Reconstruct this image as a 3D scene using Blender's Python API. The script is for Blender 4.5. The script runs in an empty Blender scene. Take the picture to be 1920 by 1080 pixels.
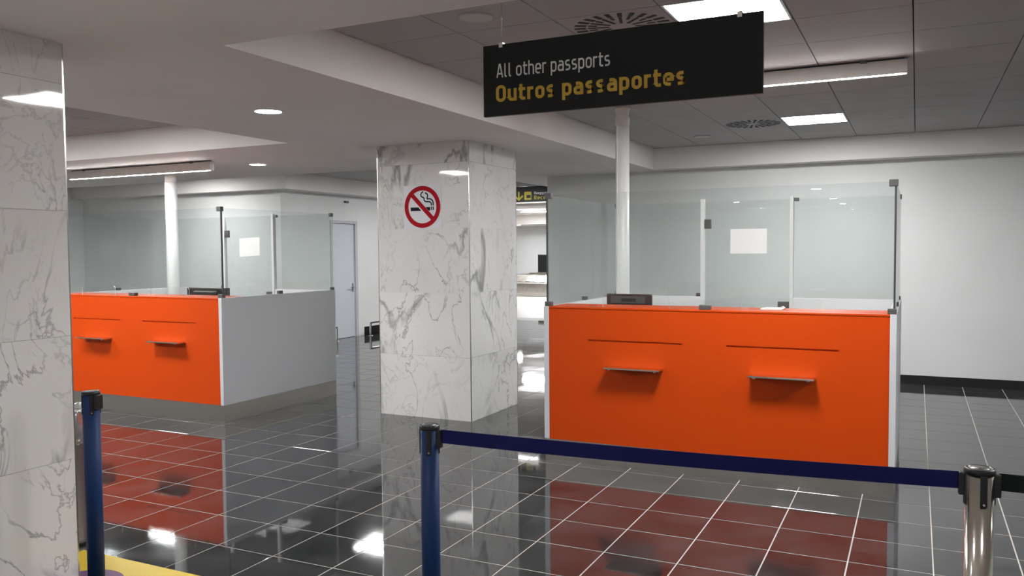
import bpy, bmesh, math, random
from mathutils import Vector, Matrix
random.seed(7)
C = bpy.context.scene.collection
PI = math.pi

# ------------------------------------------------------------------ camera, world, exposure
CAM_H = 1.6426
F_PX, YAW, PITCH, ROLL = 1556.75, .4536, .0465, -.0083
cam = bpy.data.cameras.new('camera')
cam.sensor_width = 36.0
cam.lens = 36.0 * F_PX / 1920.0
cam.clip_start = .05
cam_o = bpy.data.objects.new('camera', cam)
C.objects.link(cam_o)
cy_, sy_ = math.cos(YAW), math.sin(YAW)
FW = Vector((-sy_ * math.cos(PITCH), cy_ * math.cos(PITCH), -math.sin(PITCH)))
R0 = Vector((cy_, sy_, 0))
U0 = R0.cross(FW)
RT = math.cos(ROLL) * R0 + math.sin(ROLL) * U0
UP = -math.sin(ROLL) * R0 + math.cos(ROLL) * U0
cam_o.matrix_world = Matrix(((RT.x, UP.x, -FW.x, 0), (RT.y, UP.y, -FW.y, 0), (RT.z, UP.z, -FW.z, CAM_H), (0, 0, 0, 1)))
bpy.context.scene.camera = cam_o

w = bpy.data.worlds.new('world')
bpy.context.scene.world = w
w.use_nodes = True
w.node_tree.nodes['Background'].inputs[0].default_value = (.9, .95, 1, 1)
w.node_tree.nodes['Background'].inputs[1].default_value = .02

vs = bpy.context.scene.view_settings
vs.view_transform = 'Standard'
vs.look = 'None'
vs.gamma = 1
vs.use_curve_mapping = False
vs.exposure = 0.48
cyc = bpy.context.scene.cycles
cyc.use_denoising = True
cyc.max_bounces = 12
cyc.diffuse_bounces = 6
cyc.glossy_bounces = 5
cyc.transparent_max_bounces = 24
cyc.caustics_reflective = True
cyc.blur_glossy = 0.6
cyc.caustics_refractive = False
cyc.sample_clamp_indirect = 6.0

PANEL_E, HALL_FILL_E, FAR_E, PASS_E, DOWN_E, LINE_E = 72.0, 80.0, 2.6, 46.0, 130.0, 110.0

# ------------------------------------------------------------------ materials
def srgb(r, g, b):
    f = lambda c: (c / 255 / 12.92) if c / 255 <= .04045 else ((c / 255 + .055) / 1.055) ** 2.4
    return (f(r), f(g), f(b), 1)

def mat(name, col, rough=.5, metal=0., spec=.5, emit=None, es=0.):
    m = bpy.data.materials.new(name)
    m.use_nodes = True
    b = m.node_tree.nodes['Principled BSDF']
    b.inputs['Base Color'].default_value = (*col[:3], 1)
    b.inputs['Roughness'].default_value = rough
    b.inputs['Metallic'].default_value = metal
    b.inputs['Specular IOR Level'].default_value = spec
    if emit:
        b.inputs['Emission Color'].default_value = (*emit[:3], 1)
        b.inputs['Emission Strength'].default_value = es
    return m

def nd(m, t, **kw):
    n = m.node_tree.nodes.new(t)
    for k, v in kw.items():
        setattr(n, k, v)
    return n

def ramp(m, src, stops):
    r = nd(m, 'ShaderNodeValToRGB')
    e = r.color_ramp.elements
    while len(e) < len(stops):
        e.new(.5)
    for k, (p, c) in enumerate(stops):
        e[k].position = p
        e[k].color = c if isinstance(c, tuple) else (c, c, c, 1)
    m.node_tree.links.new(src, r.inputs[0])
    return r.outputs[0]

def noise(m, scale, detail=3, rough=.5, dist=0., vec=None, coord='Object'):
    n = nd(m, 'ShaderNodeTexNoise')
    n.inputs['Scale'].default_value = scale
    n.inputs['Detail'].default_value = detail
    n.inputs['Roughness'].default_value = rough
    n.inputs['Distortion'].default_value = dist
    if vec is None:
        vec = nd(m, 'ShaderNodeTexCoord').outputs[coord]
    m.node_tree.links.new(vec, n.inputs['Vector'])
    return n.outputs['Fac']

def plaster(name, col, rough=.75):
    m = mat(name, col, rough, spec=.3)
    b = m.node_tree.nodes['Principled BSDF']
    g = nd(m, 'ShaderNodeNewGeometry')
    n = noise(m, 1.3, 3, vec=g.outputs['Position'])
    a, z = [tuple(c * k for c in col[:3]) + (1,) for k in (.96, 1.03)]
    m.node_tree.links.new(ramp(m, n, [(.3, a), (.7, z)]), b.inputs['Base Color'])
    bp = nd(m, 'ShaderNodeBump')
    bp.inputs['Strength'].default_value = .04
    bp.inputs['Distance'].default_value = .01
    m.node_tree.links.new(noise(m, 90, 2, vec=g.outputs['Position']), bp.inputs['Height'])
    m.node_tree.links.new(bp.outputs[0], b.inputs['Normal'])
    return m

M = {}
M['soffit'] = plaster('soffit_paint', (.78, .75, .73))
M['wall'] = plaster('wall_paint', (.69, .705, .705))
M['fascia'] = plaster('fascia_paint', (.78, .755, .74))
M['ceil_tile'] = plaster('ceiling_tile_grey', (.40, .39, .39))
M['ceil_gap'] = mat('ceiling_gap_dark', (.05, .05, .05), .9)
M['grout'] = mat('grout', (.43, .405, .38), .6)
M['floor_bounce'] = mat('pale_bounce_floor', (.72, .69, .66), .25)
M['floor_hall'] = mat('baggage_hall_floor', (.48, .455, .43), .5)
M['metal_trim'] = mat('trim_steel', (.62, .60, .58), .22, 1)
M['steel'] = mat('polished_steel', (.66, .62, .55), .16, 1)
M['chrome'] = mat('chrome', (.8, .8, .8), .12, 1)
M['clamp'] = mat('clamp_grey', (.13, .125, .125), .4, .6)
M['alu_white'] = mat('white_aluminium', (.78, .80, .80), .35)
M['grey_lam'] = mat('grey_laminate', (.54, .555, .58), .45)
M['white_lam'] = mat('white_laminate', (.80, .80, .82), .4)
M['black'] = mat('black_plastic', (.012, .012, .013), .4)
M['black_matte'] = mat('black_matte', (.01, .01, .011), .65, spec=.3)
M['dark_seal'] = mat('dark_seal', (.04, .045, .045), .4)
M['blue_post'] = mat('blue_enamel', (.007, .030, .115), .5, spec=.3)
M['blue_belt'] = mat('blue_webbing', (.008, .010, .085), .75, spec=.2)
M['dark_belt'] = mat('dark_webbing', (.010, .014, .013), .75, spec=.2)
M['base_black'] = mat('baseboard_black', (.010, .011, .011), .35)
M['maroon'] = mat('maroon_plastic', (.035, .012, .018), .3)
M['paper'] = mat('paper', (.95, .95, .95), .8)
M['sign_black'] = mat('sign_black', (.011, .012, .012), .5, spec=.3)
M['letter_grey'] = mat('letter_grey', (.80, .80, .81), .6)
M['letter_amber'] = mat('letter_amber', (.66, .42, .05), .6)
M['pict_yellow'] = mat('pictogram_yellow', (.55, .47, .05), .6)
M['red'] = mat('sign_red', (.40, .006, .014), .6, spec=.1)
M['ink'] = mat('sign_ink', (.010, .010, .018), .6, spec=.1)
M['sticker_white'] = mat('sign_white', (.72, .72, .76), .4)
M['yellow'] = mat('yellow_vinyl', (.72, .52, .02), .4)
M['purple'] = mat('purple_vinyl', (.11, .025, .13), .4)
M['door'] = mat('door_grey', (.56, .58, .64), .45)
M['door_frame'] = mat('door_frame_grey', (.46, .48, .52), .45)
M['fixture'] = mat('fixture_white', (.70, .66, .63), .4)
M['speaker'] = mat('speaker_white', (.50, .49, .48), .6)
M['slot'] = mat('vent_slot_dark', (.008, .007, .007), .8)
M['lamp_panel'] = mat('lamp_panel', (.9, .9, .9), .5, emit=(1, .985, .97), es=PANEL_E)
M['lamp_hall_fill'] = mat('lamp_panel_hall_fill', (.9, .9, .9), .5, emit=(1, .985, .97), es=HALL_FILL_E)
M['lamp_far'] = mat('lamp_panel_far', (.9, .9, .9), .5, emit=(1, .985, .97), es=FAR_E)
M['lamp_pass'] = mat('lamp_panel_passage', (.9, .9, .9), .5, emit=(1, .985, .97), es=PASS_E)
M['lamp_down'] = mat('lamp_downlight', (.9, .9, .9), .5, emit=(.95, .97, 1), es=DOWN_E)
M['lamp_line'] = mat('lamp_line', (.9, .9, .9), .5, emit=(1, .96, .92), es=LINE_E)
M['glass_edge'] = mat('glass_edge', (.62, .74, .72), .25)
M['plastic_bag'] = mat('plastic_liner', (.45, .45, .46), .12, .7)
M['bin_grey'] = mat('bin_grey_metal', (.20, .175, .155), .35, .8)

def brushed(name, col, axis_scale=(1, 60, 60), rough=.3):
    m = mat(name, col, rough, 1)
    b = m.node_tree.nodes['Principled BSDF']
    tc = nd(m, 'ShaderNodeTexCoord')
    mp = nd(m, 'ShaderNodeMapping')
    mp.inputs['Scale'].default_value = axis_scale
    m.node_tree.links.new(tc.outputs['Object'], mp.inputs[0])
    n = noise(m, 6, 4, vec=mp.outputs[0])
    m.node_tree.links.new(ramp(m, n, [(.2, rough - .07), (.8, rough + .1)]), b.inputs['Roughness'])
    return m
M['kick'] = brushed('brushed_kick', (.56, .54, .50), (.6, 60, 60), .34)
M['brushed'] = brushed('brushed_steel', (.58, .55, .50), (60, 60, 1), .25)

def orange_mat():
    m = mat('orange_laminate', (.52, .052, .0015), .45, spec=.2)
    b = m.node_tree.nodes['Principled BSDF']
    n = noise(m, 140, 2)
    bp = nd(m, 'ShaderNodeBump')
    bp.inputs['Strength'].default_value = .08
    bp.inputs['Distance'].default_value = .003
    m.node_tree.links.new(n, bp.inputs['Height'])
    m.node_tree.links.new(bp.outputs[0], b.inputs['Normal'])
    return m
M['orange'] = orange_mat()

def tile_mat():
    m = mat('slate_porcelain', (.03, .031, .033), .09)
    b = m.node_tree.nodes['Principled BSDF']
    g = nd(m, 'ShaderNodeNewGeometry')
    oi = nd(m, 'ShaderNodeObjectInfo')
    ad = nd(m, 'ShaderNodeVectorMath', operation='ADD')
    cx = nd(m, 'ShaderNodeCombineXYZ')
    mu = nd(m, 'ShaderNodeMath', operation='MULTIPLY')
    mu.inputs[1].default_value = 1.5
    L = m.node_tree.links.new
    L(oi.outputs['Random'], mu.inputs[0])
    L(mu.outputs[0], cx.inputs['Z'])
    L(g.outputs['Position'], ad.inputs[0])
    L(cx.outputs[0], ad.inputs[1])
    n = noise(m, 3.0, 5, .6, .8, vec=ad.outputs[0])
    L(ramp(m, n, [(.28, (.012, .013, .014, 1)), (.72, (.046, .048, .051, 1))]), b.inputs['Base Color'])
    n2 = noise(m, 1.1, 4, .6, .5, vec=g.outputs['Position'])
    L(ramp(m, n2, [(.3, .02), (.58, .05), (.8, .16)]), b.inputs['Roughness'])
    b.inputs['IOR'].default_value = 1.62
    bp = nd(m, 'ShaderNodeBump')
    bp.inputs['Strength'].default_value = .02
    bp.inputs['Distance'].default_value = .01
    L(noise(m, 7, 3, vec=g.outputs['Position']), bp.inputs['Height'])
    L(bp.outputs[0], b.inputs['Normal'])
    return m
M['tile'] = tile_mat()

def marble_mat():
    m = mat('white_marble', (.7, .69, .67), .035)
    b = m.node_tree.nodes['Principled BSDF']
    L = m.node_tree.links.new
    tc = nd(m, 'ShaderNodeTexCoord')
    oi = nd(m, 'ShaderNodeObjectInfo')
    mu = nd(m, 'ShaderNodeMath', operation='MULTIPLY')
    mu.inputs[1].default_value = 37.0
    L(oi.outputs['Random'], mu.inputs[0])
    cx = nd(m, 'ShaderNodeCombineXYZ')
    for k in 'XYZ':
        L(mu.outputs[0], cx.inputs[k])
    mp = nd(m, 'ShaderNodeMapping')
    mp.inputs['Rotation'].default_value = (0, math.radians(38), 0)
    mp.inputs['Scale'].default_value = (1.0, 1.0, .55)
    L(tc.outputs['Object'], mp.inputs[0])
    ad = nd(m, 'ShaderNodeVectorMath', operation='ADD')
    L(mp.outputs[0], ad.inputs[0])
    L(cx.outputs[0], ad.inputs[1])
    def vein(scale, width, dist, mlo, mhi, mscale, off):
        a2 = nd(m, 'ShaderNodeVectorMath', operation='ADD')
        a2.inputs[1].default_value = (off, off * 1.7, off * .6)
        L(ad.outputs[0], a2.inputs[0])
        n = noise(m, scale, 6, .55, dist, vec=a2.outputs[0])
        s = nd(m, 'ShaderNodeMath', operation='SUBTRACT'); s.inputs[1].default_value = .5
        L(n, s.inputs[0])
        ab = nd(m, 'ShaderNodeMath', operation='ABSOLUTE')
        L(s.outputs[0], ab.inputs[0])
        mr = nd(m, 'ShaderNodeMapRange')
        mr.inputs['From Min'].default_value = 0
        mr.inputs['From Max'].default_value = width
        mr.inputs['To Min'].default_value = 1
        mr.inputs['To Max'].default_value = 0
        L(ab.outputs[0], mr.inputs['Value'])
        mk = ramp(m, noise(m, mscale, 2, vec=a2.outputs[0]), [(mlo, 0.), (mhi, 1.)])
        k = nd(m, 'ShaderNodeMath', operation='MULTIPLY')
        L(mr.outputs[0], k.inputs[0]); L(mk, k.inputs[1])
        return k.outputs[0]
    v1 = vein(1.3, .034, 1.0, .50, .60, 1.6, 0)
    v2 = vein(2.0, .014, 1.6, .42, .56, 1.3, 5)
    v3 = vein(3.2, .013, 1.2, .44, .60, 2.2, 9)
    def mx(a, fac, amt, colr):
        k = nd(m, 'ShaderNodeMath', operation='MULTIPLY'); k.inputs[1].default_value = amt
        L(fac, k.inputs[0])
        x = nd(m, 'ShaderNodeMix', data_type='RGBA')
        L(k.outputs[0], x.inputs['Factor'])
        L(a, x.inputs['A'])
        x.inputs['B'].default_value = colr
        return x.outputs['Result']
    base = ramp(m, noise(m, 1.2, 3, vec=ad.outputs[0]), [(.3, (.72, .705, .69, 1)), (.7, (.82, .81, .80, 1))])
    c = mx(base, v1, .85, (.22, .22, .225, 1))
    c = mx(c, v2, .72, (.22, .21, .21, 1))
    c = mx(c, v3, .42, (.30, .29, .28, 1))
    L(c, b.inputs['Base Color'])
    bp = nd(m, 'ShaderNodeBump')
    bp.inputs['Strength'].default_value = .12
    bp.inputs['Distance'].default_value = .02
    g = nd(m, 'ShaderNodeNewGeometry')
    L(noise(m, 2.2, 1, vec=g.outputs['Position']), bp.inputs['Height'])
    L(bp.outputs[0], b.inputs['Normal'])
    return m
M['marble'] = marble_mat()

def glass_mat():
    m = bpy.data.materials.new('clear_glass')
    m.use_nodes = True
    t = m.node_tree
    t.nodes.clear()
    L = t.links.new
    out = nd(m, 'ShaderNodeOutputMaterial')
    tr = nd(m, 'ShaderNodeBsdfTransparent')
    tr.inputs[0].default_value = (.940, .958, .954, 1)
    gl = nd(m, 'ShaderNodeBsdfGlossy')
    gl.inputs['Roughness'].default_value = .0
    g = nd(m, 'ShaderNodeNewGeometry')
    d = nd(m, 'ShaderNodeVectorMath', operation='DOT_PRODUCT')
    L(g.outputs['Normal'], d.inputs[0]); L(g.outputs['Incoming'], d.inputs[1])
    ab = nd(m, 'ShaderNodeMath', operation='ABSOLUTE'); L(d.outputs['Value'], ab.inputs[0])
    om = nd(m, 'ShaderNodeMath', operation='SUBTRACT'); om.inputs[0].default_value = 1; L(ab.outputs[0], om.inputs[1])
    pw = nd(m, 'ShaderNodeMath', operation='POWER'); pw.inputs[1].default_value = 5; L(om.outputs[0], pw.inputs[0])
    ml = nd(m, 'ShaderNodeMath', operation='MULTIPLY_ADD')
    ml.inputs[1].default_value = .955; ml.inputs[2].default_value = .045
    L(pw.outputs[0], ml.inputs[0])
    mix = nd(m, 'ShaderNodeMixShader')
    L(ml.outputs[0], mix.inputs[0]); L(tr.outputs[0], mix.inputs[1]); L(gl.outputs[0], mix.inputs[2])
    L(mix.outputs[0], out.inputs[0])
    return m
M['glass'] = glass_mat()

# ------------------------------------------------------------------ mesh helpers
class MB:
    def __init__(s):
        s.v, s.f, s.mi, s.sm = [], [], [], []
    def add(s, vs_, fs, mi=0, smooth=False):
        o = len(s.v)
        s.v += [tuple(p) for p in vs_]
        for f in fs:
            s.f.append(tuple(o + i for i in f)); s.mi.append(mi); s.sm.append(smooth)
        return s
    def box(s, x0, x1, y0, y1, z0, z1, mi=0, bev=0.):
        if bev <= 0:
            v = [(x0, y0, z0), (x1, y0, z0), (x1, y1, z0), (x0, y1, z0), (x0, y0, z1), (x1, y0, z1), (x1, y1, z1), (x0, y1, z1)]
            return s.add(v, [(0, 3, 2, 1), (4, 5, 6, 7), (0, 1, 5, 4), (1, 2, 6, 5), (2, 3, 7, 6), (3, 0, 4, 7)], mi)
        bm = bmesh.new()
        bmesh.ops.create_cube(bm, size=1)
        for p in bm.verts:
            p.co = Vector(((x0 + x1) / 2 + p.co.x * (x1 - x0), (y0 + y1) / 2 + p.co.y * (y1 - y0), (z0 + z1) / 2 + p.co.z * (z1 - z0)))
        bmesh.ops.bevel(bm, geom=list(bm.edges), offset=bev, segments=2, profile=.5, affect='EDGES')
        bm.verts.index_update()
        s.add([p.co[:] for p in bm.verts], [[q.index for q in f.verts] for f in bm.faces], mi)
        bm.free()
        return s
    def lathe(s, cx, cy, prof, n=28, mi=0, smooth=True):
        """prof: (radius, z) list turned about the vertical through cx, cy"""
        v, f = [], []
        for r, z in prof:
            for k in range(n):
                a = 2 * PI * k / n
                v.append((cx + r * math.cos(a), cy + r * math.sin(a), z))
        for j in range(len(prof) - 1):
            for k in range(n):
                k2 = (k + 1) % n
                f.append((j * n + k, j * n + k2, (j + 1) * n + k2, (j + 1) * n + k))
        s.add(v, f, mi, smooth)
        o = len(s.v) - len(v)
        if prof[0][0] > 1e-6:
            s.f.append(tuple(o + k for k in reversed(range(n)))); s.mi.append(mi); s.sm.append(False)
        if prof[-1][0] > 1e-6:
            s.f.append(tuple(o + (len(prof) - 1) * n + k for k in range(n))); s.mi.append(mi); s.sm.append(False)
        return s
    def tube(s, pts, r, n=10, mi=0):
        pts = [Vector(p) for p in pts]
        v, f = [], []
        for i, p in enumerate(pts):
            d = (pts[min(i + 1, len(pts) - 1)] - pts[max(i - 1, 0)]).normalized()
            a = d.orthogonal().normalized() if i == 0 else (a - d * a.dot(d)).normalized()
            b = d.cross(a)
            for k in range(n):
                t = 2 * PI * k / n
                v.append(tuple(p + r * (math.cos(t) * a + math.sin(t) * b)))
        for i in range(len(pts) - 1):
            for k in range(n):
                k2 = (k + 1) % n
                f.append((i * n + k, i * n + k2, (i + 1) * n + k2, (i + 1) * n + k))
        f.append(tuple(reversed(range(n)))); f.append(tuple((len(pts) - 1) * n + k for k in range(n)))
        return s.add(v, f, mi, True)
    def plane_poly(s, pts, mi=0):
        return s.add(pts, [tuple(range(len(pts)))], mi)
    def build(s, name, mats, parent=None, loc=None):
        me = bpy.data.meshes.new(name)
        me.from_pydata(s.v, [], s.f)
        for m in (mats if isinstance(mats, (list, tuple)) else [mats]):
            me.materials.append(M[m])
        me.polygons.foreach_set('material_index', s.mi)
        me.polygons.foreach_set('use_smooth', s.sm)
        me.update()
        o = bpy.data.objects.new(name, me)
        C.objects.link(o)
        if parent: o.parent = parent
        if loc: o.location = loc
        return o

def B(name, mats, x0, x1, y0, y1, z0, z1, parent=None, bev=0.):
    return MB().box(x0, x1, y0, y1, z0, z1, 0, bev).build(name, mats, parent)

def tag(o, label=None, cat=None, group=None, kind=None):
    if label: o['label'] = label
    if cat: o['category'] = cat
    if group: o['group'] = group
    if kind: o['kind'] = kind
    return o

def thing(name, label, cat, loc=(0, 0, 0), rz=0, group=None):
    o = bpy.data.objects.new(name, None)
    C.objects.link(o)
    o.empty_display_size = .1
    o.location = loc
    o.rotation_euler = (0, 0, rz)
    return tag(o, label, cat, group)

def copy_obj(o, parent=None):
    c = o.copy()
    C.objects.link(c)
    if parent: c.parent = parent
    return c

def kids(o):
    return [c for c in C.objects if c.parent == o]

def copy_tree(o, parent=None):
    ch = kids(o)
    c = copy_obj(o, parent)
    for k in ch: copy_tree(k, c)
    return c

def struct(o):
    o['kind'] = 'structure'
    return o

def inst(name, mesh, loc, parent=None, rot=None):
    o = bpy.data.objects.new(name, mesh)
    C.objects.link(o)
    if parent: o.parent = parent
    o.location = loc
    if rot: o.rotation_euler = rot
    return o

# ------------------------------------------------------------------ key dimensions
ZS, ZC = 2.673, 2.945                 # soffit and recessed ceiling heights
YW, YB = 10.92, 10.68                 # back wall and beam face
LX = -9.65                            # door wall
XR0, XR1, YR0, YR1 = -3.13, 3.1, 3.15, YB        # right recess
XL0, XL1, YL0, YL1 = -11.6, -5.41, .5, 6.24      # left recess
XP0, XP1, YP0, YP1 = -9.33, -5.50, 8.82, 17.0    # passage recess
XMIN, XMAX, YMIN, YFAR = -14.6, 6.5, -10.0, 18.0

# ------------------------------------------------------------------ floor
TS = .4
TX0, TY0 = -1.9035, 5.3938
floor = struct(B('floor', 'grout', XMIN, XMAX, YMIN, YFAR, -.12, -.0012))
def tile_mesh():
    h, c, b = TS / 2 - .0032, .0012, .010
    m = MB()
    v = []
    for z, e in ((-b, h), (-c, h), (0, h - c)):
        v += [(-e, -e, z), (e, -e, z), (e, e, z), (-e, e, z)]
    f = [(8, 9, 10, 11)]
    for k in range(4):
        k2 = (k + 1) % 4
        f += [(k, k2, 4 + k2, 4 + k), (4 + k, 4 + k2, 8 + k2, 8 + k)]
    return v, f
tv, tf = tile_mesh()
tm = MB(); tm.add(tv, tf)
cells = []
i0, i1 = math.ceil((XMIN - TX0) / TS) + 1, math.floor((XMAX - TX0) / TS) - 1
j0, j1 = math.ceil((YMIN - TY0) / TS) + 1, math.floor((YFAR - TY0) / TS) - 1
for i in range(i0, i1):
    for j in range(j0, j1):
        x, y = TX0 + (i + .5) * TS, TY0 + (j + .5) * TS
        if y < .8: continue
        if y > YW and x > -4.6: continue
        if x < LX - .2 and y > YW: continue
        d = Vector((x, y, -CAM_H))
        dep = d.dot(FW)
        seen = dep > .5 and abs(d.dot(RT) / dep) < .66 and d.dot(UP) / dep > -.40
        if seen and (-2.55 < x < -.15 or -8.4 < x < -6.0) and 6.0 < y < 7.5: seen = False
        if seen and -4.8 < x < -3.8 and 6.9 < y < 7.9: seen = False
        if seen and x < -3.75 and y < 3.2: seen = False
        cells.append((0 if seen else 1, dep, x, y))
cells.sort()
first = None
n_ind = 0
for s_, dep, x, y in cells:
    if s_ == 0 and n_ind < 300:
        if first is None:
            first = tm.build('floor_tile', 'tile', floor, (x, y, 0))
        else:
            inst('floor_tile', first.data, (x, y, 0), floor)
        n_ind += 1
rest = MB()
for s_, dep, x, y in [c for c in cells if c[0] == 0][300:] + [c for c in cells if c[0] == 1]:
    rest.add([(a + x, b + y, c) for a, b, c in tv], tf)
tag(rest.build('distant_floor_tiles', 'tile', floor), kind='stuff')
struct(B('floor_queue_hall_bounce', 'floor_bounce', XMIN, XMAX, YMIN, .75, -.0011, .0))  # unseen floor, made pale to bounce light up onto the soffit
struct(B('floor_baggage_hall', 'floor_hall', -28, 2, YFAR, 31, -.12, 0))

# ------------------------------------------------------------------ walls
struct(B('wall_back', 'wall', -4.75, XMAX, YW, YW + .18, 0, 3.2))
struct(B('wall_passage', 'wall', -4.75, -4.57, YW + .18, YFAR, 0, 3.2))
struct(B('wall_rear_left', 'wall', XMIN, LX, YW, YW + .18, 0, 3.2))
wl = MB()
wl.box(LX - .18, LX, YW + .18, 12.23, 0, 3.2)
wl.box(LX - .18, LX, 12.23, 13.02, 2.20, 3.2)
wl.box(LX - .18, LX, 13.02, YFAR, 0, 3.2)
struct(wl.build('wall_left', 'wall'))
struct(B('wall_far_left', 'wall', XMIN - .18, XMIN, YMIN, YW + .18, 0, 3.2))
struct(B('wall_right', 'wall', XMAX, XMAX + .18, YMIN, YW + .18, 0, 3.2))
struct(B('wall_front', 'wall', XMIN, XMAX, YMIN - .18, YMIN, 0, 3.2))
struct(B('wall_baggage_hall', 'wall', -28, 2, 31, 31.2, 0, 3.2))
struct(B('wall_baggage_hall_left', 'wall', -28.2, -28, YFAR, 31.2, 0, 3.2))
struct(B('wall_baggage_hall_right', 'wall', 2, 2.2, YFAR, 31.2, 0, 3.2))
struct(B('wall_baggage_hall_near', 'wall', -28, LX - .18, YFAR, YFAR + .18, 0, 3.2))
struct(B('wall_baggage_hall_front', 'wall', -4.57, 2, YFAR, YFAR + .18, 0, 3.2))
struct(B('baseboard_back', 'base_black', -4.75, XMAX, YW - .012, YW, 0, .107))
struct(B('baseboard_left', 'base_black', LX, LX + .012, 13.22, 15.2, 0, .16))

# ------------------------------------------------------------------ ceilings: lowered soffit, recesses with tiles
sf = MB()
ZT = 3.2
def slab(x0, x1, y0, y1): sf.box(x0, x1, y0, y1, ZS, ZT)
slab(XMIN, XMAX, YMIN, YL0)                       # behind and above the camera
slab(XMIN, XL0, YL0, YL1)
slab(XL1, XMAX, YL0, YR0)
slab(XL1, XR0, YR0, YL1)
slab(XMIN, XR0, YL1, YP0)
slab(XP1, XR0, YP0, YW)
slab(XP1, -4.57, YW, YFAR)
slab(XR1, XMAX, YR0, YW)
slab(LX, XP1, YP1, YFAR)
struct(sf.build('ceiling', 'soffit'))
bm_ = MB()
bm_.box(XR0, XR1, YB, YW, ZS, ZT)
bm_.build('trim_1', 'fascia'); struct(bpy.data.objects['trim_1'])
struct(MB().box(XMIN, XP0, YB, YW, ZS, ZT).build('trim_2', 'fascia'))
struct(MB().box(LX, XP0, YW, YP1, ZS, ZT).build('trim_3', 'fascia'))

PT = .62
def tile_grid(name, x0, x1, y0, y1, px, py, skip=(), vis=None):
    """recessed tile ceiling: dark void plane with every tile a part of its own"""
    root = struct(B(name, 'ceil_gap', x0, x1, y0, y1, ZC + .02, ZC + .06))
    mesh = {}
    nx0, nx1 = math.floor((x0 - px) / .615), math.ceil((x1 - px) / .615)
    ny0, ny1 = math.floor((y0 - py) / PT), math.ceil((y1 - py) / PT)
    for a in range(nx0, nx1):
        for b in range(ny0, ny1):
            if (a, b) in skip: continue
            xa, xb = max(px + a * .615, x0), min(px + (a + 1) * .615, x1)
            ya, yb = max(py + b * PT, y0), min(py + (b + 1) * PT, y1)
            if xb - xa < .03 or yb - ya < .03: continue
            key = (round(xb - xa, 3), round(yb - ya, 3))
            cx, cy = (xa + xb) / 2, (ya + yb) / 2
            if key not in mesh:
                hx, hy = key[0] / 2 - .0035, key[1] / 2 - .003
                mesh[key] = MB().box(-hx, hx, -hy, hy, 0, .018).build('ceiling_tile', 'ceil_tile', root, (cx, cy, ZC)).data
            else:
                inst('ceiling_tile', mesh[key], (cx, cy, ZC), root)
    return root
GX, GY = -.65, 4.42
# cells: panels at a=-1, vents at a=-2
PANELS = [(-1, 0), (-1, 7), (4, 0)]  # last cell: unseen panel added to light the right booth's outer side
VENTS = [(-2, 0), (-2, 7)]
tile_grid('ceiling_recess', XR0, XR1, YR0, YR1, GX, GY, set(PANELS + VENTS))
LPX, LPY = -5.41, .5
LPAN = [(-3, 1), (-3, 6), (-7, 1), (-7, 6)]
tile_grid('ceiling_recess_left', XL0, XL1, YL0, YL1, LPX, LPY, set(LPAN))
ROOF = struct(B('ceiling_passage', 'ceil_tile', XMIN, XP1, YP0, YP1, ZC, ZC + .04))
struct(B('ceiling_baggage_hall', 'soffit', -28, 2, YFAR, 31.2, ZC, ZC + .04))
struct(B('trim_4', 'soffit', -28, 2, 28.6, 31, 2.587, ZC))

# ------------------------------------------------------------------ lamps
def panel_light(x, y, z, sx, sy, label, group=None, lamp='lamp_panel'):
    t = thing('panel_light', label, 'ceiling light', (x, y, z), 0, group)
    fr = MB()
    for a, b, c, d in ((-sx, sx, -sy, -sy + .014), (-sx, sx, sy - .014, sy), (-sx, -sx + .014, -sy + .014, sy - .014), (sx - .014, sx, -sy + .014, sy - .014)):
        fr.box(a, b, c, d, -.002, .018)
    fr.build('frame', 'alu_white', t)
    MB().box(-sx + .014, sx - .014, -sy + .014, sy - .014, .002, .012).build('diffuser', lamp, t)
    return t
for k, (a, b) in enumerate(PANELS):
    lab = ['square white light panel in the ceiling above the black passport sign', 'square white light panel in the ceiling near the back wall, beside a round vent'][k] if k < 2 else 'square light panel added to the tiled ceiling, outside the view'
    panel_light(GX + (a + .5) * .615, GY + (b + .5) * PT, ZC, .3, .303, lab, None if k < 2 else 'light panels outside the view')
for a, b in LPAN:
    panel_light(LPX + (a + .5) * .615, LPY + (b + .5) * PT, ZC, .3, .303, 'square light panel added to the tiled ceiling, outside the view', 'light panels outside the view')
for x, y in ((-10.88, 9.6), (-7.45, 10.5), (-7.45, 13.5), (-7.6, 16.0)):
    panel_light(x, y, ZC - .022, .3, .3, 'square light panel over the passage, hidden behind the lowered ceiling', 'light panels over the passage', 'lamp_pass')
for x, y in ((-11.3, 24.6), (-10.4, 24.6), (-14.5, 22), (-8, 22), (-16, 27), (-9, 27.2), (-12.5, 20.5)):
    panel_light(x, y, ZC - .02, .45, .45, 'square light panel of the baggage hall ceiling', 'light panels of the baggage hall', 'lamp_far')

def downlight(x, y, z, r, label, group=None):
    t = thing('downlight', label, 'ceiling light', (x, y, z), 0, group)
    MB().lathe(0, 0, [(r * .86, -.001), (r * .90, -.008), (r * .98, -.006), (r, 0)], 32).build('ring', 'alu_white', t)
    MB().lathe(0, 0, [(.0, -.0045), (r * .5, -.0045), (r * .86, -.003), (r * .87, .0)], 32, smooth=False).build('lens', 'lamp_down', t)
    return t
downlight(-4.295, 4.75, ZS, .108, 'larger round downlight in the lowered ceiling, left of the black passport sign')
downlight(-7.02, 7.565, ZS, .108, 'smaller round downlight in the lowered ceiling above the left orange booth')
for x, y in ((-1.62, -3.84), (-6.5, -4.3), (-3.7, -7.4), (-9.8, 7.565), (-12.6, 7.565), (-8.0, -7.0), (2.0, -6.0), (-1.6, -9.5)):
    downlight(x, y, ZS, .108, 'round downlight added to the lowered ceiling, outside the view', 'downlights outside the view')
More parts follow.
